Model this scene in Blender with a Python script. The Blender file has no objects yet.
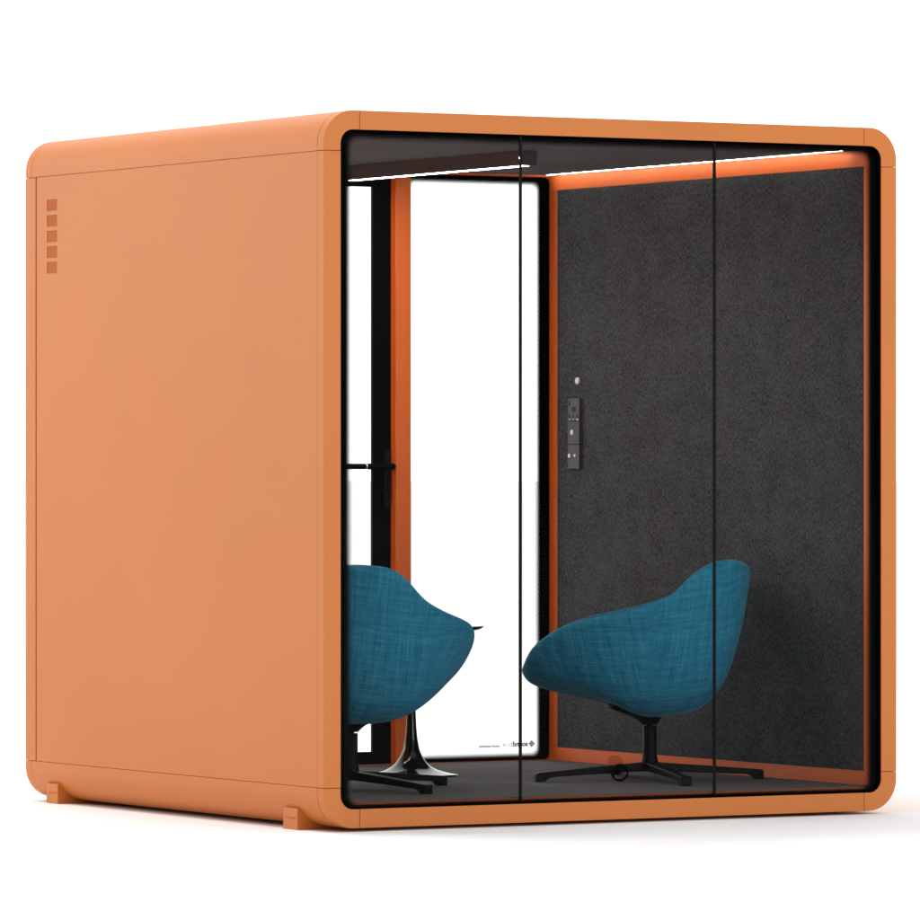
import bpy, bmesh, math, random
from mathutils import Vector, Matrix
random.seed(4)
scene = bpy.context.scene
col = scene.collection

# ---------------------------------------------------------------- camera
YAW = 0.5248
cam_d = bpy.data.cameras.new('camera')
cam = bpy.data.objects.new('camera', cam_d); col.objects.link(cam)
cam.location = (-9.0816, -16.5347, 1.1417)
cam.rotation_euler = (math.radians(90), 0, -YAW)
cam_d.sensor_width = 36.0
cam_d.lens = 6029.7 / 920 * 36.0
cam_d.shift_y = 8.0 / 920
cam_d.clip_start = 0.5
cam_d.clip_end = 2000
scene.camera = cam

# ---------------------------------------------------------------- studio light
scene.view_settings.view_transform = 'Standard'
scene.view_settings.look = 'None'
scene.view_settings.gamma = 1
scene.view_settings.exposure = 0.10
w = bpy.data.worlds.new('World'); scene.world = w; w.use_nodes = True
nt = w.node_tree; nt.nodes.clear()
out = nt.nodes.new('ShaderNodeOutputWorld'); bg = nt.nodes.new('ShaderNodeBackground')
tc = nt.nodes.new('ShaderNodeTexCoord'); sep = nt.nodes.new('ShaderNodeSeparateXYZ')
mr = nt.nodes.new('ShaderNodeMapRange')
mr.interpolation_type = 'SMOOTHSTEP'
WORLD_FRONT, WORLD_BACK = 0.40, 1.50
mr.inputs['From Min'].default_value = 0.10; mr.inputs['From Max'].default_value = 0.90
mr.inputs['To Min'].default_value = WORLD_FRONT; mr.inputs['To Max'].default_value = WORLD_BACK
nt.links.new(tc.outputs['Generated'], sep.inputs[0])
dt = nt.nodes.new('ShaderNodeVectorMath'); dt.operation = 'DOT_PRODUCT'; dt.inputs[1].default_value = (0.5, 0.865, 0.0)
nt.links.new(tc.outputs['Generated'], dt.inputs[0])
nt.links.new(dt.outputs['Value'], mr.inputs['Value'])
# brighter overhead, like a studio ceiling of softboxes
zz = nt.nodes.new('ShaderNodeMath'); zz.operation = 'MULTIPLY'
nt.links.new(sep.outputs['Z'], zz.inputs[0]); nt.links.new(sep.outputs['Z'], zz.inputs[1])
za = nt.nodes.new('ShaderNodeMath'); za.operation = 'MULTIPLY_ADD'; za.inputs[1].default_value = 0.78
nt.links.new(zz.outputs[0], za.inputs[0]); nt.links.new(mr.outputs[0], za.inputs[2])
nt.links.new(za.outputs[0], bg.inputs['Strength'])
bg.inputs['Color'].default_value = (1, 1, 1, 1)
nt.links.new(bg.outputs[0], out.inputs[0])

def area(name, loc, target, sx, sy, power):
    d = bpy.data.lights.new(name, 'AREA'); d.shape = 'RECTANGLE'; d.size = sx; d.size_y = sy; d.energy = power
    o = bpy.data.objects.new(name, d); col.objects.link(o); o.location = loc
    v = Vector(target) - Vector(loc)
    o.rotation_euler = v.to_track_quat('-Z', 'Y').to_euler()
    return o
# long softbox high behind the pod, throws the short shadow to the front
area('softbox_top', (-2.5, 6.0, 14.0), (0.6, 0.3, 0), 9.0, 0.8, 900)
# softbox behind and left: grazes the closed side and shines through the rear glazing
area('softbox_side', (-6.0, 11.0, 3.6), (1.0, 1.0, 1.2), 5.0, 2.6, 170)
# soft front light, low and wide
area('softbox_front', (4.0, -13.0, 2.2), (1.1, 1.0, 1.1), 5.0, 3.0, 330)

# ---------------------------------------------------------------- materials
def new_mat(name):
    m = bpy.data.materials.new(name); m.use_nodes = True
    n = m.node_tree; b = n.nodes['Principled BSDF']
    return m, n, b
def N(n, t): return n.nodes.new(t)
def ramp(n, pts):
    r = N(n, 'ShaderNodeValToRGB'); e = r.color_ramp.elements
    e[0].position, e[0].color = pts[0][0], (*pts[0][1], 1)
    e[1].position, e[1].color = pts[1][0], (*pts[1][1], 1)
    for p, c in pts[2:]:
        k = e.new(p); k.color = (*c, 1)
    return r

def powder(name, colr, rough=0.56, spec=0.62):
    m, n, b = new_mat(name)
    t = N(n, 'ShaderNodeTexCoord')
    no = N(n, 'ShaderNodeTexNoise'); no.inputs['Scale'].default_value = 700; no.inputs['Detail'].default_value = 2
    n2 = N(n, 'ShaderNodeTexNoise'); n2.inputs['Scale'].default_value = 1.3; n2.inputs['Detail'].default_value = 3
    n.links.new(t.outputs['Object'], no.inputs['Vector']); n.links.new(t.outputs['Object'], n2.inputs['Vector'])
    bu = N(n, 'ShaderNodeBump'); bu.inputs['Strength'].default_value = 0.06; bu.inputs['Distance'].default_value = 0.0006
    n.links.new(no.outputs['Fac'], bu.inputs['Height']); n.links.new(bu.outputs[0], b.inputs['Normal'])
    c0 = tuple(x * 0.97 for x in colr); c1 = tuple(min(1, x * 1.03) for x in colr)
    r = ramp(n, [(0.3, c0), (0.7, c1)])
    n.links.new(n2.outputs['Fac'], r.inputs[0]); n.links.new(r.outputs[0], b.inputs['Base Color'])
    b.inputs['Roughness'].default_value = rough; b.inputs['Specular IOR Level'].default_value = spec
    return m
ORANGE = powder('orange_powder_coat', (0.590, 0.168, 0.019))
LINING = powder('brightened_orange_lining', (0.74, 0.150, 0.022), 0.5, 0.35)  # shell orange made brighter and redder in colour, standing in for inside light
VENT = powder('orange_vent_mesh', (0.58, 0.160, 0.040), 0.7, 0.2)

def simple(name, c, rough, spec, metal=0.0):
    m, n, b = new_mat(name)
    t = N(n, 'ShaderNodeTexCoord')
    no = N(n, 'ShaderNodeTexNoise'); no.inputs['Scale'].default_value = 60; no.inputs['Detail'].default_value = 4
    n.links.new(t.outputs['Object'], no.inputs['Vector'])
    r = ramp(n, [(0.3, tuple(x * 0.9 for x in c)), (0.7, tuple(x * 1.1 for x in c))])
    n.links.new(no.outputs['Fac'], r.inputs[0]); n.links.new(r.outputs[0], b.inputs['Base Color'])
    b.inputs['Roughness'].default_value = rough; b.inputs['Specular IOR Level'].default_value = spec
    b.inputs['Metallic'].default_value = metal
    return m
BLACK = simple('black_satin_metal', (0.002, 0.002, 0.002), 0.5, 0.04)
BLACKG = simple('black_gloss_lacquer', (0.003, 0.003, 0.003), 0.12, 0.26)
CHBLACK = simple('black_chair_base', (0.004, 0.004, 0.004), 0.42, 0.07)
FRITBLK = simple('black_ceramic_print', (0.001, 0.001, 0.001), 0.6, 0.0)
JOINT = simple('smoky_glass_joint', (0.011, 0.011, 0.011), 0.6, 0.03)
PLATE = simple('charcoal_switch_plastic', (0.045, 0.045, 0.046), 0.5, 0.3)
DARKSLOT = simple('black_socket_opening', (0.008, 0.008, 0.008), 0.6, 0.2)
CHROME = simple('satin_steel', (0.72, 0.72, 0.70), 0.28, 0.5, 1.0)
WHITEP = simple('white_plastic', (0.72, 0.72, 0.70), 0.35, 0.5)
MAROON = simple('maroon_sticker_ink', (0.17, 0.075, 0.065), 0.6, 0.2)
MAROONL = simple('pale_maroon_sticker_ink', (0.50, 0.40, 0.38), 0.6, 0.2)
FOOTINK = simple('red_pressed_mark', (0.62, 0.12, 0.03), 0.6, 0.2)
LAMPBODY = simple('charcoal_lamp_housing', (0.034, 0.032, 0.032), 0.7, 0.1)

def felt(name, lo, hi, mid_scale=14, lo_p=0.34, hi_p=0.66):
    m, n, b = new_mat(name)
    t = N(n, 'ShaderNodeTexCoord')
    a = N(n, 'ShaderNodeTexNoise'); a.inputs['Scale'].default_value = 270; a.inputs['Detail'].default_value = 6; a.inputs['Roughness'].default_value = 0.75
    a.inputs['Distortion'].default_value = 1.2
    c = N(n, 'ShaderNodeTexNoise'); c.inputs['Scale'].default_value = mid_scale; c.inputs['Detail'].default_value = 5; c.inputs['Roughness'].default_value = 0.65
    d = N(n, 'ShaderNodeTexNoise'); d.inputs['Scale'].default_value = 300; d.inputs['Detail'].default_value = 3
    mp = N(n, 'ShaderNodeMapping'); mp.inputs['Scale'].default_value = (1, 1, 0.3)
    n.links.new(t.outputs['Object'], mp.inputs[0]); n.links.new(mp.outputs[0], d.inputs['Vector'])
    for q in (a, c): n.links.new(t.outputs['Object'], q.inputs['Vector'])
    ad = N(n, 'ShaderNodeMath'); ad.operation = 'MULTIPLY_ADD'; ad.inputs[1].default_value = 0.66
    n.links.new(a.outputs['Fac'], ad.inputs[0]); 
    mu = N(n, 'ShaderNodeMath'); mu.operation = 'MULTIPLY'; mu.inputs[1].default_value = 0.10
    n.links.new(c.outputs['Fac'], mu.inputs[0]); n.links.new(mu.outputs[0], ad.inputs[2])
    a2 = N(n, 'ShaderNodeMath'); a2.operation = 'MULTIPLY_ADD'; a2.inputs[1].default_value = 0.38
    n.links.new(d.outputs['Fac'], a2.inputs[0]); n.links.new(ad.outputs[0], a2.inputs[2])
    r = ramp(n, [(lo_p, lo), (hi_p, hi)])
    n.links.new(a2.outputs[0], r.inputs[0]); n.links.new(r.outputs[0], b.inputs['Base Color'])
    bu = N(n, 'ShaderNodeBump'); bu.inputs['Strength'].default_value = 0.5; bu.inputs['Distance'].default_value = 0.002
    n.links.new(a2.outputs[0], bu.inputs['Height']); n.links.new(bu.outputs[0], b.inputs['Normal'])
    b.inputs['Roughness'].default_value = 0.95; b.inputs['Specular IOR Level'].default_value = 0.15
    return m
FELT = felt('charcoal_felt', (0.0050, 0.0056, 0.0062), (0.102, 0.114, 0.123), 9, 0.49, 0.67)
CARPET = felt('charcoal_carpet', (0.050, 0.0495, 0.0495), (0.098, 0.097, 0.096), 5)
CEIL = felt('charcoal_ceiling_fleece', (0.045, 0.043, 0.043), (0.085, 0.082, 0.082), 4)

def fabric():
    m, n, b = new_mat('teal_woven_fabric')
    t = N(n, 'ShaderNodeTexCoord')
    def streak(sc, scale):
        mp = N(n, 'ShaderNodeMapping'); mp.inputs['Scale'].default_value = sc
        no = N(n, 'ShaderNodeTexNoise'); no.inputs['Scale'].default_value = scale; no.inputs['Detail'].default_value = 3; no.inputs['Roughness'].default_value = 0.7
        n.links.new(t.outputs['UV'], mp.inputs[0]); n.links.new(mp.outputs[0], no.inputs['Vector'])
        return no
    v1 = streak((1, 0.04, 1), 210); h1 = streak((0.04, 1, 1), 210)
    v2 = streak((1, 0.05, 1), 60); h2 = streak((0.05, 1, 1), 60)
    def add(a, bb, k1, k2):
        x = N(n, 'ShaderNodeMath'); x.operation = 'MULTIPLY'; x.inputs[1].default_value = k1; n.links.new(a, x.inputs[0])
        y = N(n, 'ShaderNodeMath'); y.operation = 'MULTIPLY_ADD'; y.inputs[1].default_value = k2
        n.links.new(bb, y.inputs[0]); n.links.new(x.outputs[0], y.inputs[2]); return y.outputs[0]
    s1 = add(v1.outputs['Fac'], h1.outputs['Fac'], 0.5, 0.5)
    s2 = add(v2.outputs['Fac'], h2.outputs['Fac'], 0.5, 0.5)
    s = add(s1, s2, 0.6, 0.4)
    r = ramp(n, [(0.40, (0.007, 0.072, 0.128)), (0.50, (0.015, 0.140, 0.225)), (0.60, (0.028, 0.21, 0.31))])
    n.links.new(s, r.inputs[0]); n.links.new(r.outputs[0], b.inputs['Base Color'])
    bu = N(n, 'ShaderNodeBump'); bu.inputs['Strength'].default_value = 0.35; bu.inputs['Distance'].default_value = 0.001
    n.links.new(s1, bu.inputs['Height']); n.links.new(bu.outputs[0], b.inputs['Normal'])
    b.inputs['Roughness'].default_value = 0.9; b.inputs['Specular IOR Level'].default_value = 0.15
    b.inputs['Sheen Weight'].default_value = 0.12; b.inputs['Sheen Roughness'].default_value = 0.4
    b.inputs['Sheen Tint'].default_value = (0.5, 0.8, 0.95, 1)
    return m
FABRIC = fabric()

def glass():
    m, n, b = new_mat('clear_pane_glass')
    n.nodes.remove(b)
    o = n.nodes['Material Output']
    tr = N(n, 'ShaderNodeBsdfTransparent'); tr.inputs[0].default_value = (1, 1, 1, 1)
    gl = N(n, 'ShaderNodeBsdfGlossy'); gl.inputs['Roughness'].default_value = 0.02
    fr = N(n, 'ShaderNodeFresnel'); fr.inputs[0].default_value = 1.08
    mx = N(n, 'ShaderNodeMixShader')
    n.links.new(fr.outputs[0], mx.inputs[0]); n.links.new(tr.outputs[0], mx.inputs[1]); n.links.new(gl.outputs[0], mx.inputs[2])
    n.links.new(mx.outputs[0], o.inputs[0])
    return m
GLASS = glass()

def dots():
    """ceramic frit: printed dots that shrink towards the clear glass; uv.y runs 0..1 across the band"""
    m, n, b = new_mat('ceramic_dot_print')
    o = n.nodes['Material Output']
    b.inputs['Base Color'].default_value = (0.0015, 0.0015, 0.0015, 1); b.inputs['Roughness'].default_value = 0.6
    b.inputs['Specular IOR Level'].default_value = 0.02
    t = N(n, 'ShaderNodeTexCoord')
    s0 = N(n, 'ShaderNodeSeparateXYZ'); n.links.new(t.outputs['Object'], s0.inputs[0])
    def math_(op, a, bb=None, c=None):
        k = N(n, 'ShaderNodeMath'); k.operation = op
        for i, v in enumerate((a, bb, c)):
            if v is None: continue
            if isinstance(v, (int, float)): k.inputs[i].default_value = v
            else: n.links.new(v, k.inputs[i])
        return k.outputs[0]
    P = 1 / 0.0056
    u = math_('MULTIPLY', math_('ADD', s0.outputs['X'], s0.outputs['Z']), 0.7071 * P)
    v = math_('MULTIPLY', math_('SUBTRACT', s0.outputs['X'], s0.outputs['Z']), 0.7071 * P)
    fu = math_('SUBTRACT', math_('FRACT', math_('ADD', u, 1000.0)), 0.5)
    fv = math_('SUBTRACT', math_('FRACT', math_('ADD', v, 1000.0)), 0.5)
    d = math_('SQRT', math_('ADD', math_('MULTIPLY', fu, fu), math_('MULTIPLY', fv, fv)))
    su = N(n, 'ShaderNodeSeparateXYZ'); n.links.new(t.outputs['UV'], su.inputs[0])
    rad = math_('MULTIPLY_ADD', su.outputs['Y'], -0.52, 0.74)
    a = math_('LESS_THAN', d, rad)
    tr = N(n, 'ShaderNodeBsdfTransparent'); mx = N(n, 'ShaderNodeMixShader')
    n.links.new(a, mx.inputs[0]); n.links.new(tr.outputs[0], mx.inputs[1]); n.links.new(b.outputs[0], mx.inputs[2])
    n.links.new(mx.outputs[0], o.inputs[0])
    return m
DOTS = dots()

def emit(name, c, s):
    m, n, b = new_mat(name)
    b.inputs['Base Color'].default_value = (0.8, 0.8, 0.8, 1)
    b.inputs['Emission Color'].default_value = (*c, 1); b.inputs['Emission Strength'].default_value = s
    return m
LED = emit('lit_lamp_diffuser', (1.0, 0.96, 0.91), 50.0)
COVE = emit('lit_led_strip', (1.0, 0.97, 0.95), 34.0)

m, n, b = new_mat('white_studio_floor')
t = N(n, 'ShaderNodeTexCoord'); no = N(n, 'ShaderNodeTexNoise'); no.inputs['Scale'].default_value = 0.8
n.links.new(t.outputs['Object'], no.inputs['Vector'])
r = ramp(n, [(0.2, (0.90, 0.90, 0.90)), (0.8, (0.92, 0.92, 0.92))])
n.links.new(no.outputs['Fac'], r.inputs[0]); n.links.new(r.outputs[0], b.inputs['Base Color'])
b.inputs['Roughness'].default_value = 0.9; b.inputs['Specular IOR Level'].default_value = 0.1
GROUND = m
COVER = powder('dark_orange_cover', (0.52, 0.09, 0.014), 0.6, 0.2)

# ---------------------------------------------------------------- helpers
def thing(name, label, cat, loc=(0, 0, 0), rz=0, group=None):
    o = bpy.data.objects.new(name, None); col.objects.link(o); o.empty_display_size = 0.1
    o.location = loc; o.rotation_euler = (0, 0, rz); o['label'] = label; o['category'] = cat
    if group: o['group'] = group
    return o
def link(name, bm, mat, parent, bevel=0.0, segs=2, smooth=False, subs=0, label=None, recalc=True):
    if recalc: bmesh.ops.recalc_face_normals(bm, faces=bm.faces)
    me = bpy.data.meshes.new(name); bm.to_mesh(me); bm.free()
    me.materials.append(mat)
    o = bpy.data.objects.new(name, me); col.objects.link(o)
    if parent: o.parent = parent
    if smooth or bevel:
        for p in me.polygons: p.use_smooth = True
    if bevel:
        md = o.modifiers.new('bevel', 'BEVEL'); md.width = bevel; md.segments = segs
        md.limit_method = 'ANGLE'; md.angle_limit = math.radians(40); md.harden_normals = True
    if subs:
        md = o.modifiers.new('sub', 'SUBSURF'); md.levels = subs; md.render_levels = subs
    if label: o['label'] = label
    return o
def box_bm(x0, x1, y0, y1, z0, z1, bm=None):
    bm = bm or bmesh.new()
    vs = [bm.verts.new((x, y, z)) for x in (x0, x1) for y in (y0, y1) for z in (z0, z1)]
    for f in ((0, 1, 3, 2), (4, 6, 7, 5), (0, 4, 5, 1), (2, 3, 7, 6), (0, 2, 6, 4), (1, 5, 7, 3)):
        bm.faces.new([vs[i] for i in f])
    return bm
def box(name, x0, x1, y0, y1, z0, z1, mat, parent, bevel=0.001, label=None):
    return link(name, box_bm(x0, x1, y0, y1, z0, z1), mat, parent, bevel, label=label)
def prism(pts, y0, y1, bm=None):
    """polygon in x,z extruded along y"""
    bm = bm or bmesh.new()
    a = [bm.verts.new((x, y0, z)) for x, z in pts]; b_ = [bm.verts.new((x, y1, z)) for x, z in pts]
    k = len(pts)
    bm.faces.new(a); bm.faces.new(b_[::-1])
    for i in range(k):
        bm.faces.new((a[i], b_[i], b_[(i + 1) % k], a[(i + 1) % k]))
    return bm
def lathe(prof, seg=64, bm=None, c=(0, 0)):
    bm = bm or bmesh.new(); rings = []
    for r_, z in prof:
        if r_ < 1e-6: rings.append([bm.verts.new((c[0], c[1], z))])
        else: rings.append([bm.verts.new((c[0] + r_ * math.cos(2 * math.pi * i / seg), c[1] + r_ * math.sin(2 * math.pi * i / seg), z)) for i in range(seg)])
    for A, B in zip(rings, rings[1:]):
        for i in range(seg):
            j = (i + 1) % seg
            if len(A) == 1 and len(B) == 1: continue
            if len(A) == 1: bm.faces.new((A[0], B[i], B[j]))
            elif len(B) == 1: bm.faces.new((A[i], B[0], A[j]))
            else: bm.faces.new((A[i], B[i], B[j], A[j]))
    return bm

# ---------------------------------------------------------------- dimensions
W, D, H, ZB = 2.159, 2.128, 2.264, 0.011
R, FW, J = 0.105, 0.060, 0.128
G = 0.0006                                   # half of a seam
XL, XR = 0.084, 2.075                        # inside faces of the side walls
ZF, ZC = 0.088, 2.196                        # inside floor and ceiling

ground = link('ground', box_bm(-250, 250, -120, 600, -0.2, 0.0), GROUND, None)
ground['kind'] = 'structure'

pod = thing('office_pod', 'large orange rounded pod with glass front and charcoal felt inside', 'office pod', (0, 0, 0))

# ---------------------------------------------------------------- outer shell
def corner_pts(cx, cz, t, flipx, flipz):
    """L-shaped rounded corner, outer radius R, thickness t; built for the lower left then mirrored"""
    ro, ri = R, max(R - t, 0.012)
    pts = [(0, J - G)]
    for i in range(17):
        a = math.pi + i * (math.pi / 2) / 16
        pts.append((R + ro * math.cos(a), R + ro * math.sin(a)))
    pts.append((J - G, 0)); pts.append((J - G, t))
    c = t + ri
    for i in range(13):
        a = 1.5 * math.pi - i * (math.pi / 2) / 12
        pts.append((c + ri * math.cos(a), c + ri * math.sin(a)))
    pts.append((t, J - G))
    o = []
    for x, z in pts:
        x = W - x if flipx else x
        z = (H - z) if flipz else (ZB + z)
        o.append((x, z))
    return o
for fx in (0, 1):
    for fz in (0, 1):
        link('frame_corner', prism(corner_pts(0, 0, FW, fx, fz), 0.0, 0.045 - G), ORANGE, pod, 0.0022, 2)
        link('corner_profile', prism(corner_pts(0, 0, 0.050, fx, fz), 0.045 + G, D - 0.045 - G), ORANGE, pod, 0.0012, 2)
        link('frame_corner', prism(corner_pts(0, 0, FW, fx, fz), D - 0.045 + G, D), ORANGE, pod, 0.0022, 2)
z0, z1 = ZB + J + G, H - J - G
x0, x1 = J + G, W - J - G
for (a, b2) in ((0, FW), (W - FW, W)):
    box('frame_rail', a, b2, 0, 0.045, z0, z1, ORANGE, pod, 0.0018)
    box('frame_rail', a, b2, D - 0.077, D, z0, z1, ORANGE, pod, 0.0018)
for (a, b2) in ((ZB, ZB + FW), (H - FW, H)):
    box('frame_rail', x0, x1, 0, 0.045, a, b2, ORANGE, pod, 0.0018)
    box('frame_rail', x0, x1, D - 0.045, D, a, b2, ORANGE, pod, 0.0018)
box('roof_panel', x0, x1, 0.0452, D - 0.0452, H - 0.05, H, ORANGE, pod, 0.0012)
box('base_panel', x0, x1, 0.0452, D - 0.0452, ZB, ZB + 0.05, ORANGE, pod, 0.0012)

# side panels, the left one with five square vents
VY0, VY1 = 1.885, 1.962
vz = [(2.0555 - 0.0532 * k - 0.038, 2.0555 - 0.0532 * k) for k in range(5)]
def panel_with_vents(xo, xi):
    ys = [0.0452, VY0, VY1, D - 0.0860]
    zs = [z0] + sorted([v for p in vz for v in p]) + [z1]
    bm = bmesh.new(); holes = {(1, 1 + 2 * k) for k in range(5)}
    g = {}
    def V(x, i, j):
        if (x, i, j) not in g: g[(x, i, j)] = bm.verts.new((x, ys[i], zs[j]))
        return g[(x, i, j)]
    solid = {(i, j) for i in range(3) for j in range(len(zs) - 1)} - holes
    for (i, j) in solid:
        for x in (xo, xi):
            bm.faces.new((V(x, i, j), V(x, i + 1, j), V(x, i + 1, j + 1), V(x, i, j + 1)))
        for (di, dj, a, b_) in ((-1, 0, (i, j), (i, j + 1)), (1, 0, (i + 1, j), (i + 1, j + 1)), (0, -1, (i, j), (i + 1, j)), (0, 1, (i, j + 1), (i + 1, j + 1))):
            if (i + di, j + dj) not in solid:
                bm.faces.new((V(xo, *a), V(xo, *b_), V(xi, *b_), V(xi, *a)))
    return bm
sp = link('side_panel', panel_with_vents(0.0, 0.020), ORANGE, pod, 0.0008)
for a, b2 in vz:
    bm = bmesh.new(); st = 6                              # fine louvre mesh in each square
    box_bm(0.0030, 0.006, VY0 + .0004, VY1 - .0004, a + .0004, b2 - .0004, bm)
    for i in range(st):
        zz = a + (b2 - a) * (i + 0.5) / st
        box_bm(0.0012, 0.0030, VY0 + .0004, VY1 - .0004, zz - 0.0016, zz + 0.0016, bm)
    link('vent', bm, VENT, sp, label='small square vent in a column of five on the side panel')
box('side_panel', W - 0.020, W, 0.0452, D - 0.0855, z0, z1, ORANGE, pod, 0.0008)
# bottom of the rear groove
for a, b2 in ((0.004, 0.045), (W - 0.045, W - 0.004)):
    box('groove_strip', a, b2, D - 0.0858, D - 0.0772, z0, z1, LINING, pod, 0)

# feet: blocks reaching under the shell with a small pressed mark
for (ya, yb) in ((0.175, 0.270), (1.880, 1.968)):
    for s in (0, 1):
        xa, xb = (0.0, 0.36) if s == 0 else (W - 0.36, W)
        f = box('foot', xa, xb, ya, yb, 0.0, 0.0675, ORANGE, pod, 0.002)
        if s == 0:
            bm = box_bm(-0.0006, 0.0002, yb - 0.030, yb - 0.022, 0.033, 0.041)
            for k in range(6):
                yy = yb - 0.036 - k * 0.0082
                h = (0.005, 0.004, 0.0065, 0.004, 0.007, 0.004)[k]
                box_bm(-0.0006, 0.0002, yy - 0.005, yy, 0.034, 0.034 + h, bm)
            link('pressed_mark', bm, FOOTINK, f)

# ---------------------------------------------------------------- inside lining
def wall_lining(side):
    xa, xb = (XR, XR + 0.03) if side else (XL - 0.03, XL)
    k = 0.0007
    box('wall_trim', xa, xb, 0.022, 2.10, 2.139 + k, ZC + 0.02, LINING, pod, 0.0006)
    box('wall_trim', xa, xb, 0.022, 2.10, ZF - 0.02, 0.139 - k, LINING, pod, 0.0006)
    box('wall_trim', xa, xb, 0.022, 0.068 - k, 0.139 + k, 2.139 - k, LINING, pod, 0.0006)
    box('wall_trim', xa, xb, 2.039 + k, 2.10, 0.139 + k, 2.139 - k, LINING, pod, 0.0006)
    if not side:
        return box('wall_lining', xa, xb, 0.068, 2.039, 0.1395, 2.1385, LINING, pod, 0.0006)  # unseen left wall, orange instead of felt so it bounces warm light inside
    fa, fb = (XR + 0.0012, XR + 0.028) if side else (XL - 0.028, XL - 0.0012)
    return box('felt_panel', fa, fb, 0.068, 2.039, 0.139, 2.139, FELT, pod, 0.0)
wall_lining(0); felt_r = wall_lining(1)
box('inner_floor', XL, XR, 0.024, 2.10, ZF - 0.02, ZF, LINING, pod, 0.0008)
box('carpet', XL + 0.004, XR - 0.004, 0.030, 2.070, ZF + 0.0002, ZF + 0.0045, CARPET, pod, 0.001)
box('ceiling_panel', XL + 0.018, XR - 0.014, 0.036, 2.074, ZC - 0.001, ZC + 0.02, CEIL, pod, 0.001)
box('ceiling_trim', XL, XR, 0.024, 0.035, ZC - 0.006, ZC + 0.02, LINING, pod, 0.0006)
box('ceiling_trim', XL, XR, 2.076, 2.0905, ZC - 0.008, ZC + 0.02, LINING, pod, 0.0006)
# thin lit strip where the ceiling meets the right wall
box('lit_strip', XR - 0.0300, XR - 0.0272, 0.150, 2.062, ZC - 0.0028, ZC - 0.0012, COVE, pod, 0)
FILL_STRIP = emit('added_fill_strip', (1.0, 0.96, 0.91), 120.0)
box('lit_strip', XL + 0.002, XL + 0.016, 0.150, 2.070, ZC - 0.0045, ZC + 0.004, FILL_STRIP, pod, 0)  # added glowing strip, out of view on the left, brightens the right wall
# hanging lamp
lamp = box('ceiling_lamp', 1.107, 1.172, 0.665, 1.865, ZC - 0.051, ZC - 0.001, LAMPBODY, pod, 0.001)
box('diffuser', 1.118, 1.146, 0.676, 1.858, ZC - 0.0520, ZC - 0.0512, LED, lamp, 0)

# small items fixed to the right felt wall (they face -x)
def wall_disc(name, y, z, r_, depth, mat, parent, x=None):
    bm = bmesh.new(); xx = (XR + 0.0012) if x is None else x
    prof = [(0, 0), (r_, 0), (r_, depth * .7), (r_ * .8, depth), (0, depth)]
    lathe(prof, 24, bm)
    bmesh.ops.transform(bm, matrix=Matrix.Translation((xx, y, z)) @ Matrix.Rotation(-math.pi / 2, 4, 'Y'), verts=bm.verts)
    return link(name, bm, mat, parent, smooth=False)
wall_disc('wall_knob', 1.896, 1.453, 0.0125, 0.007, WHITEP, pod)
PX = XR - 0.012
for k, (za, zb_) in enumerate(((1.3095, 1.391), (1.2265, 1.3075), (1.1385, 1.2245))):
    pl = box('switch_plate', PX, XR + 0.0012, 1.867, 1.946, za, zb_, PLATE, pod, 0.0015)
    zc = (za + zb_) / 2
    if k == 0:
        box('socket', PX - 0.0015, PX + 0.002, 1.893, 1.915, zc - 0.008, zc + 0.010, DARKSLOT, pl, 0.001)
        box('socket', PX - 0.001, PX + 0.002, 1.928, 1.938, zc + 0.014, zc + 0.030, DARKSLOT, pl, 0.001)
        for yy in (1.934, 1.908, 1.882):
            box('socket', PX - 0.001, PX + 0.002, yy - 0.004, yy + 0.004, zc - 0.030, zc - 0.018, DARKSLOT, pl, 0.001)
            wall_disc('screw', yy, zc - 0.034, 0.0022, 0.001, CHROME, pl, PX)
        wall_disc('screw', 1.876, zc - 0.037, 0.003, 0.001, CHROME, pl, PX)
    elif k == 1:
        wall_disc('button', 1.914, zc + 0.002, 0.0095, 0.004, WHITEP, pl, PX)
    else:
        wall_disc('button', 1.932, zc + 0.004, 0.0080, 0.004, WHITEP, pl, PX)
        wall_disc('button', 1.896, zc + 0.005, 0.0060, 0.003, WHITEP, pl, PX)
# round cover low on the skirting of the right wall
bm = bmesh.new(); lathe([(0, 0), (0.034, 0), (0.034, .0016), (0, .002)], 40, bm)
bmesh.ops.transform(bm, matrix=Matrix.Translation((XR, 1.640, 0.106)) @ Matrix.Rotation(-math.pi / 2, 4, 'Y') @ Matrix.Diagonal((0.58, 1.5, 1, 1)), verts=bm.verts)
link('skirting_cover', bm, COVER, pod)

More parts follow.
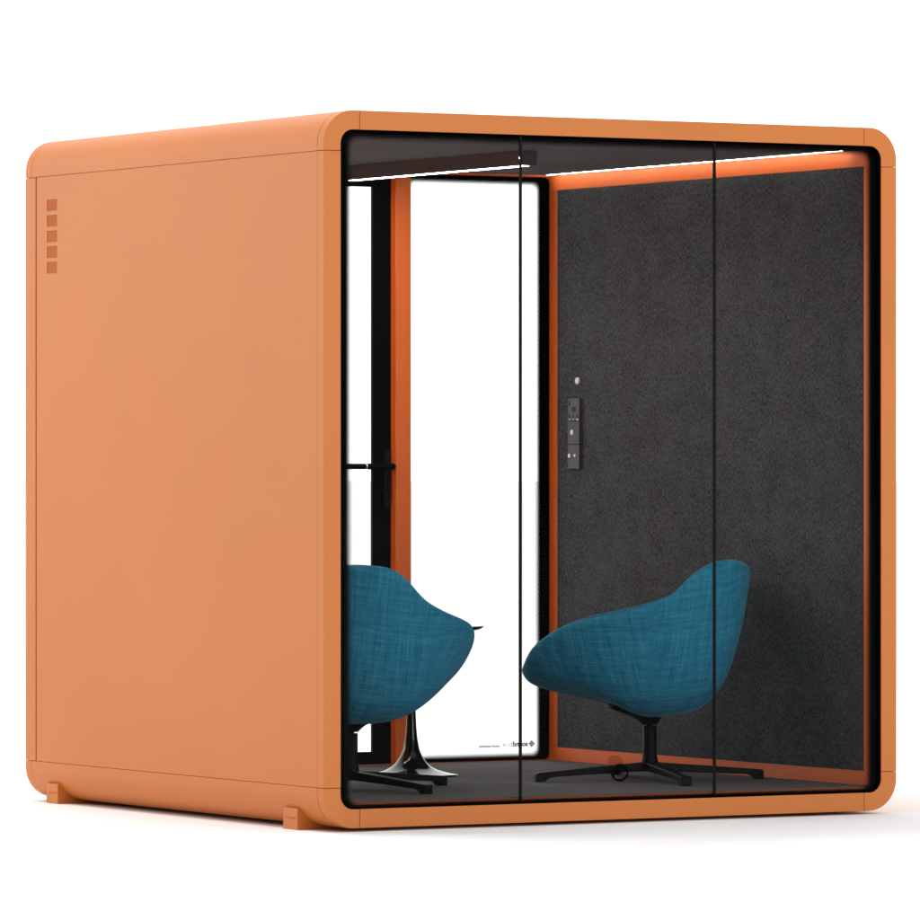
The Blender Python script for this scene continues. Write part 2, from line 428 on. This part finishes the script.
# ---------------------------------------------------------------- glazing
def rr(x0, x1, z0, z1, r_, k=10):
    pts = []
    for cx, cz, a0 in ((x1 - r_, z1 - r_, 0), (x0 + r_, z1 - r_, 90), (x0 + r_, z0 + r_, 180), (x1 - r_, z0 + r_, 270)):
        for i in range(k + 1):
            a = math.radians(a0 + 90 * i / k); pts.append((cx + r_ * math.cos(a), cz + r_ * math.sin(a)))
    return pts
def print_border(parent, y, o_, i_, f_, back):
    """solid printed border between contours o_ and i_, dotted band between i_ and f_ (a flat print on the pane)"""
    bm = bmesh.new()
    A = [bm.verts.new((x, y, z)) for x, z in o_]; B = [bm.verts.new((x, y, z)) for x, z in i_]
    A2 = [bm.verts.new((x, y + back, z)) for x, z in o_]; B2 = [bm.verts.new((x, y + back, z)) for x, z in i_]
    k = len(A)
    for i in range(k):
        j = (i + 1) % k
        for P, Q in ((A, B), (A2, B2), (A, A2), (B, B2)): bm.faces.new((P[i], Q[i], Q[j], P[j]))
    link('printed_border', bm, FRITBLK, parent)
    bm = bmesh.new(); uv = bm.loops.layers.uv.new('UVMap')
    B = [bm.verts.new((x, y, z)) for x, z in i_]; C = [bm.verts.new((x, y, z)) for x, z in f_]
    for i in range(k):
        j = (i + 1) % k
        f = bm.faces.new((B[i], C[i], C[j], B[j]))
        for l, v in zip(f.loops, (0, 1, 1, 0)): l[uv].uv = (0, v)
    link('dotted_border', bm, DOTS, parent, recalc=False)

fx0, fx1, fz0, fz1 = FW + 0.0015, W - FW - 0.0015, ZB + FW + 0.0015, H - FW - 0.0015
# front gasket
gk = bmesh.new()
o_ = rr(fx0 - 0.002, fx1 + 0.002, fz0 - 0.002, fz1 + 0.002, 0.046); i_ = rr(fx0 + 0.003, fx1 - 0.003, fz0 + 0.003, fz1 - 0.003, 0.042)
rings = [[gk.verts.new((x, y, z)) for x, z in c] for (c, y) in ((o_, 0.004), (i_, 0.004), (i_, 0.026), (o_, 0.026))]
for q in range(4):
    A, B = rings[q], rings[(q + 1) % 4]
    for i in range(len(A)): gk.faces.new((A[i], B[i], B[(i + 1) % len(A)], A[(i + 1) % len(A)]))
fw = box_bm(0, 0, 0, 0, 0, 0); fw.free()
front = link('front_window', gk, FRITBLK, pod, label='three-pane clear glass front with black border')
cuts = [fx0 + 0.003, 0.722, 1.455, fx1 - 0.003]
for k in range(3):
    box('glass_pane', cuts[k] + 0.0039, cuts[k + 1] - 0.0039, 0.010, 0.019, fz0 + 0.003, fz1 - 0.003, GLASS, front, 0)
for k in (1, 2):
    box('glass_joint', cuts[k] - 0.0036, cuts[k] + 0.0036, 0.0098, 0.0192, fz0 + 0.003, fz1 - 0.003, JOINT, front, 0)
print_border(front, 0.0195, rr(fx0, fx1, fz0, fz1, 0.044),
             rr(fx0 + 0.024, fx1 - 0.024, fz0 + 0.003, fz1 - 0.009, 0.034),
             rr(fx0 + 0.049, fx1 - 0.049, fz0 + 0.018, fz1 - 0.032, 0.026), 0.0012)

# rear: window on the right, column, glazed door on the left
CX0, CX1 = 1.388, 1.449
box('rear_column', CX0, CX1, 2.000, 2.100, ZF + 0.0005, ZC - 0.001, LINING, pod, 0.002)
# orange backing frame behind the printed edge of the rear window
bm = bmesh.new()
for (a, b2, c, d_) in ((CX1, XR + 0.02, ZF - 0.01, 0.098), (CX1, XR + 0.02, 2.180, ZC + 0.015), (2.054, XR + 0.02, 0.098, 2.180), (CX1, 1.466, 0.098, 2.180)):
    box_bm(a, b2, 2.1005, 2.125, c, d_, bm)
link('rear_frame', bm, LINING, pod)
rw = link('rear_window', box_bm(CX1 + 0.0005, XR - 0.0008, 2.0945, 2.1000, 0.094, 2.186), GLASS, pod, label='clear fixed rear window with black printed edge')
print_border(rw, 2.0918, rr(CX1 + 0.001, XR - 0.0015, 0.0935, 2.1865, 0.020),
             rr(CX1 + 0.030, XR - 0.039, 0.101, 2.1745, 0.026),
             rr(CX1 + 0.055, XR - 0.060, 0.124, 2.150, 0.026), 0.0012)
# sticker, printed to be read from outside (so mirrored from in here)
def text_mesh(name, body, size, mat, parent, xr_, z, y, bold=0.0):
    cu = bpy.data.curves.new(name, 'FONT'); cu.body = body; cu.size = size; cu.offset = bold
    cu.extrude = 0.0001; cu.resolution_u = 3
    tmp = bpy.data.objects.new(name, cu); col.objects.link(tmp)
    bpy.context.view_layer.update()
    dg = bpy.context.evaluated_depsgraph_get()
    me = bpy.data.meshes.new_from_object(tmp.evaluated_get(dg)); bpy.data.objects.remove(tmp)
    wdt = max(v.co.x for v in me.vertices)
    for v in me.vertices: v.co = Vector((xr_ - v.co.x, y - v.co.z, z + v.co.y))
    me.materials.clear(); me.materials.append(mat)
    o = bpy.data.objects.new(name, me); col.objects.link(o); o.parent = parent
    return wdt
SX = 2.010; SZ = 0.143; SY = 2.0900
bm = bmesh.new()                                            # diamond-shaped emblem of five bars
for dx, hh in ((-0.010, 0.004), (-0.005, 0.009), (0, 0.0135), (0.005, 0.009), (0.010, 0.004)):
    box_bm(SX - 0.011 + dx - 0.0021, SX - 0.011 + dx + 0.0021, SY - .0001, SY + .0001, SZ + 0.008 - hh, SZ + 0.008 + hh, bm)
link('sticker_emblem', bm, MAROON, rw)
wd = text_mesh('sticker_lettering', 'sound', 0.026, MAROON, rw, SX - 0.027, SZ, SY, 0.0011)
wd2 = text_mesh('sticker_lettering', 'box', 0.026, MAROONL, rw, SX - 0.0285 - wd, SZ, SY, 0.0)
text_mesh('sticker_lettering', 'sound solutions', 0.0135, MAROON, rw, SX - 0.041 - wd - wd2, SZ - 0.001, SY, 0.0005)

# door
box('threshold', XL + 0.001, CX0 - 0.0005, 2.075, 2.110, ZF + 0.0003, ZF + 0.012, LINING, pod, 0.001)
DY0, DY1 = 2.036, 2.050
d0, d1, dz0, dz1 = XL + 0.004, CX0 - 0.001, ZF + 0.008, 2.190
bm = bmesh.new()
box_bm(d0, d0 + 0.073, DY0, DY1, dz0, dz1, bm); box_bm(d1 - 0.073, d1, DY0, DY1, dz0, dz1, bm)
box_bm(d0 + 0.073, d1 - 0.073, DY0 + 0.0005, DY1 - 0.0005, dz0, 0.140, bm); box_bm(d0 + 0.073, d1 - 0.073, DY0 + 0.0005, DY1 - 0.0005, 2.134, dz1, bm)
door = link('door', bm, BLACK, pod, label='black framed glazed rear door')
box('door_glass', d0 + 0.071, d1 - 0.071, 2.040, 2.046, 0.138, 2.136, GLASS, door, 0)
# lock plate and lever
bm = prism(rr(1.357, 1.381, 0.998, 1.210, 0.0115, 6), 2.028, 2.0362)
lp = link('lock_plate', bm, JOINT, door, 0.001)
def rod(name, x0, x1, y, z, r_, mat, parent):
    bm = lathe([(0, 0), (r_ * .8, 0), (r_, r_ * .25), (r_, x1 - x0 - r_ * .25), (r_ * .8, x1 - x0), (0, x1 - x0)], 24)
    bmesh.ops.transform(bm, matrix=Matrix.Translation((x0, y, z)) @ Matrix.Rotation(math.pi / 2, 4, 'Y'), verts=bm.verts)
    return link(name, bm, mat, parent, smooth=False)
rod('lever', 1.262, 1.373, 1.985, 1.147, 0.0108, CHBLACK, door)
rod('lever_ring', 1.2565, 1.2625, 1.985, 1.147, 0.0106, CHROME, door)
rod('lever', 1.150, 1.257, 1.985, 1.147, 0.0102, CHBLACK, door)
bm = lathe([(0, 0), (0.009, 0), (0.009, .05), (0, .05)], 20)
bmesh.ops.transform(bm, matrix=Matrix.Translation((1.369, 2.030, 1.147)) @ Matrix.Rotation(math.pi / 2, 4, 'X'), verts=bm.verts)
link('lever_neck', bm, CHBLACK, door)
bm = lathe([(0, 0), (0.007, 0), (0.007, .004), (0, .004)], 20)
bmesh.ops.transform(bm, matrix=Matrix.Translation((1.369, 2.028, 1.062)) @ Matrix.Rotation(math.pi / 2, 4, 'X'), verts=bm.verts)
link('key_cylinder', bm, BLACK, lp)

# ---------------------------------------------------------------- chair
def interp(tab, x):
    if x <= tab[0][0]: return tab[0][1]
    for (a, va), (b_, vb) in zip(tab, tab[1:]):
        if x <= b_:
            t_ = (x - a) / (b_ - a); return va + (vb - va) * t_
    return tab[-1][1]
RIM = [(-.340, .722), (-.328, .731), (-.291, .741), (-.213, .733), (-.165, .706), (-.130, .668), (-.094, .632), (-.038, .606), (.040, .582), (.135, .563), (.232, .543), (.304, .519), (.368, .477), (.402, .443), (.424, .398), (.436, .375)]
LF, LB, HWID = 0.433, 0.342, 0.357
EU, EV, EB = 0.80, 0.73, 0.93
PF = ([0, .16, .362, .555, .708, .83, .93, .975, 1.0], [0, .15, .30, .42, .512, .593, .703, .835, 1])
PS = ([0, .266, .481, .641, .76, .83, .89, .948, 1.0], [0, .004, .040, .142, .311, .515, .725, .88, 1])
PB = ([0, .259, .466, .626, .742, .835, .915, .965, 1.0], [0, .006, .035, .119, .239, .404, .620, .83, 1])
ZB0 = 0.213
def shell_bm():
    bm = bmesh.new(); uvl = bm.loops.layers.uv.new('UVMap')
    M = 56; loops = []
    def rim(phi):
        c, s = math.cos(phi), math.sin(phi)
        cu = math.copysign(abs(c) ** (EU if c > 0 else EB), c); sv = math.copysign(abs(s) ** (EV if c > 0 else EB), s)
        L = LF if c > 0 else LB
        return cu, sv, L
    for k in range(9):
        ring = []
        for i in range(M):
            phi = 2 * math.pi * i / M
            cu, sv, L = rim(phi)
            P = PF if math.cos(phi) > 0 else PB
            wc = math.cos(phi) ** 2
            u = P[0][k] * L * cu; v = PS[0][k] * HWID * sv
            zr = interp(RIM, L * cu) - 0.012
            zn = P[1][k] * wc + PS[1][k] * (1 - wc)
            ring.append((u, v, ZB0 + zn * (zr - ZB0)))
        loops.append(ring)
    for ins, dz in ((0.014, 0.004), (0.034, -0.010), (0.050, -0.05)):
        ring = []
        for i in range(M):
            phi = 2 * math.pi * i / M; cu, sv, L = rim(phi)
            zr = interp(RIM, L * cu)
            ring.append(((L - ins) * cu, (HWID - ins) * sv, max(zr + dz, 0.375)))
        loops.append(ring)
    for f_, z in ((0.80, 0.385), (0.68, 0.372), (0.4, 0.370), (0.15, 0.370)):
        ring = []
        for i in range(M):
            phi = 2 * math.pi * i / M; cu, sv, L = rim(phi)
            ring.append((L * f_ * cu, HWID * f_ * sv, z))
        loops.append(ring)
    V = [[bm.verts.new(p) for p in ring] if k else [bm.verts.new(ring[0])] for k, ring in enumerate(loops)]
    top = bm.verts.new((0, 0, 0.370))
    # arc-length uv so the weave keeps its size and runs level / upright
    def uvof(k, i):
        p = loops[k][i % M]
        return (p[0] * 1.0 + p[1] * 0.6 * (1 if p[1] > 0 else -1) * (1 if p[0] < 0 else -1), p[2] + 0.25 * abs(p[1]))
    for k in range(1, len(V)):
        for i in range(M):
            j = (i + 1) % M
            if k == 1:
                f = bm.faces.new((V[0][0], V[1][j], V[1][i])); idx = ((0, i), (1, i + 1), (1, i))
            else:
                f = bm.faces.new((V[k - 1][i], V[k - 1][j], V[k][j], V[k][i])); idx = ((k - 1, i), (k - 1, i + 1), (k, i + 1), (k, i))
            for l, q in zip(f.loops, idx): l[uvl].uv = uvof(*q)
    for i in range(M):
        f = bm.faces.new((V[-1][i], V[-1][(i + 1) % M], top))
        for l, q in zip(f.loops, ((len(V) - 1, i), (len(V) - 1, i + 1), (len(V) - 1, i))): l[uvl].uv = uvof(*q)
    return bm
def leg_bm(a):
    prof = [(0.012, .062), (.05, .058), (.37, .033), (.395, .031), (.400, .026), (.40, 0), (.372, 0), (.358, .012), (.34, .016), (.05, .030), (0.012, .030)]
    bm = bmesh.new()
    def hw(r_): return 0.017 if r_ > 0.05 else 0.021
    A = [bm.verts.new((r_, -hw(r_), z)) for r_, z in prof]; B = [bm.verts.new((r_, hw(r_), z)) for r_, z in prof]
    bm.faces.new(A); bm.faces.new(B[::-1]); k = len(A)
    for i in range(k): bm.faces.new((A[i], B[i], B[(i + 1) % k], A[(i + 1) % k]))
    bmesh.ops.rotate(bm, cent=(0, 0, 0), matrix=Matrix.Rotation(a, 3, 'Z'), verts=bm.verts)
    return bm
CZ = ZF + 0.0045
chair = thing('lounge_chair', 'teal fabric tub chair seen side-on in front of the felt wall', 'chair', (1.626, 0.687, CZ), math.radians(166), 'teal swivel chairs in the pod')
shell = link('seat_shell', shell_bm(), FABRIC, chair, smooth=True, subs=2)
# black mount that follows the underside, with a thin gap above the column
mt = lathe([(0, .1875), (.026, .1875), (.029, .192), (.043, .207), (.066, .222), (.095, .238), (.105, .262), (0, .262)], 40)
for v in mt.verts:
    if v.co.z > .2: v.co.x += (v.co.z - .2) * 0.9
mount = link('seat_mount', mt, CHBLACK, chair, smooth=True)
for q in (shell, mount): q.rotation_euler = (0, 0, math.radians(-20))   # the seat swivels on its base
link('column', lathe([(0, .030), (.030, .030), (.036, .050), (.0285, .062), (.0248, .078), (.0235, .10), (.0235, .1815), (.0225, .183), (.012, .183), (.012, .19), (0, .19)], 40), CHBLACK, chair, smooth=True)
for k in range(4):
    link('leg', leg_bm(k * math.pi / 2), CHBLACK, chair, 0.004, 3)
c2 = chair.copy(); col.objects.link(c2)
c2.location = (0.478, 0.690, CZ); c2.rotation_euler = (0, 0, math.radians(10))
c2['label'] = 'teal fabric tub chair half hidden by the left frame, its back outward'
for ch in chair.children:
    k = ch.copy(); col.objects.link(k); k.parent = c2
    if ch.name.startswith('seat'): k.rotation_euler = (0, 0, math.radians(17.5))

# ---------------------------------------------------------------- side table
tb = thing('side_table', 'low black gloss pedestal table with a trumpet foot behind the left chair', 'table', (1.070, 1.331, CZ))
link('table_top', lathe([(0, .487), (.10, .488), (.19, .491), (.228, .496), (.240, .501), (.246, .507), (.249, .5105), (.248, .512), (0, .512)], 96), BLACKG, tb, smooth=True).modifiers.new('e', 'EDGE_SPLIT').split_angle = math.radians(50)
prof = [(0, 0), (.157, 0), (.160, .0015), (.160, .004), (.140, .007), (.115, .0125), (.090, .020), (.070, .030), (.054, .043), (.038, .066), (.028, .090), (.0215, .125), (.0180, .160), (.0150, .22), (.0137, .29), (.0140, .40), (.018, .455), (.030, .480), (.050, .4878), (0, .4878)]
link('pedestal', lathe(prof, 96), BLACKG, tb, smooth=True)

# ---------------------------------------------------------------- small ring
rg = bmesh.new(); RR, rr2 = 0.0258, 0.0040
A = []
for i in range(48):
    a = 2 * math.pi * i / 48; ring = []
    for j in range(10):
        b_ = 2 * math.pi * j / 10; q = RR + rr2 * math.cos(b_)
        ring.append(rg.verts.new((q * math.cos(a), rr2 * math.sin(b_), RR + rr2 + q * math.sin(a))))
    A.append(ring)
for i in range(48):
    for j in range(10):
        rg.faces.new((A[i][j], A[(i + 1) % 48][j], A[(i + 1) % 48][(j + 1) % 10], A[i][(j + 1) % 10]))
ringt = thing('floor_ring', 'small thin black ring upright on the carpet against a chair leg', 'ring', (1.494, 0.665, CZ), -YAW)
link('hoop', rg, BLACK, ringt, smooth=True)
seg = [(RR * math.cos(math.radians(a)), RR + rr2 + RR * math.sin(math.radians(a))) for a in range(25, 156, 10)]
seg += [(-RR * .62, RR * 1.28), (0, RR * 1.02), (RR * .62, RR * 1.28)]
link('top_cap', prism(seg, -0.001, 0.003), BLACK, ringt)
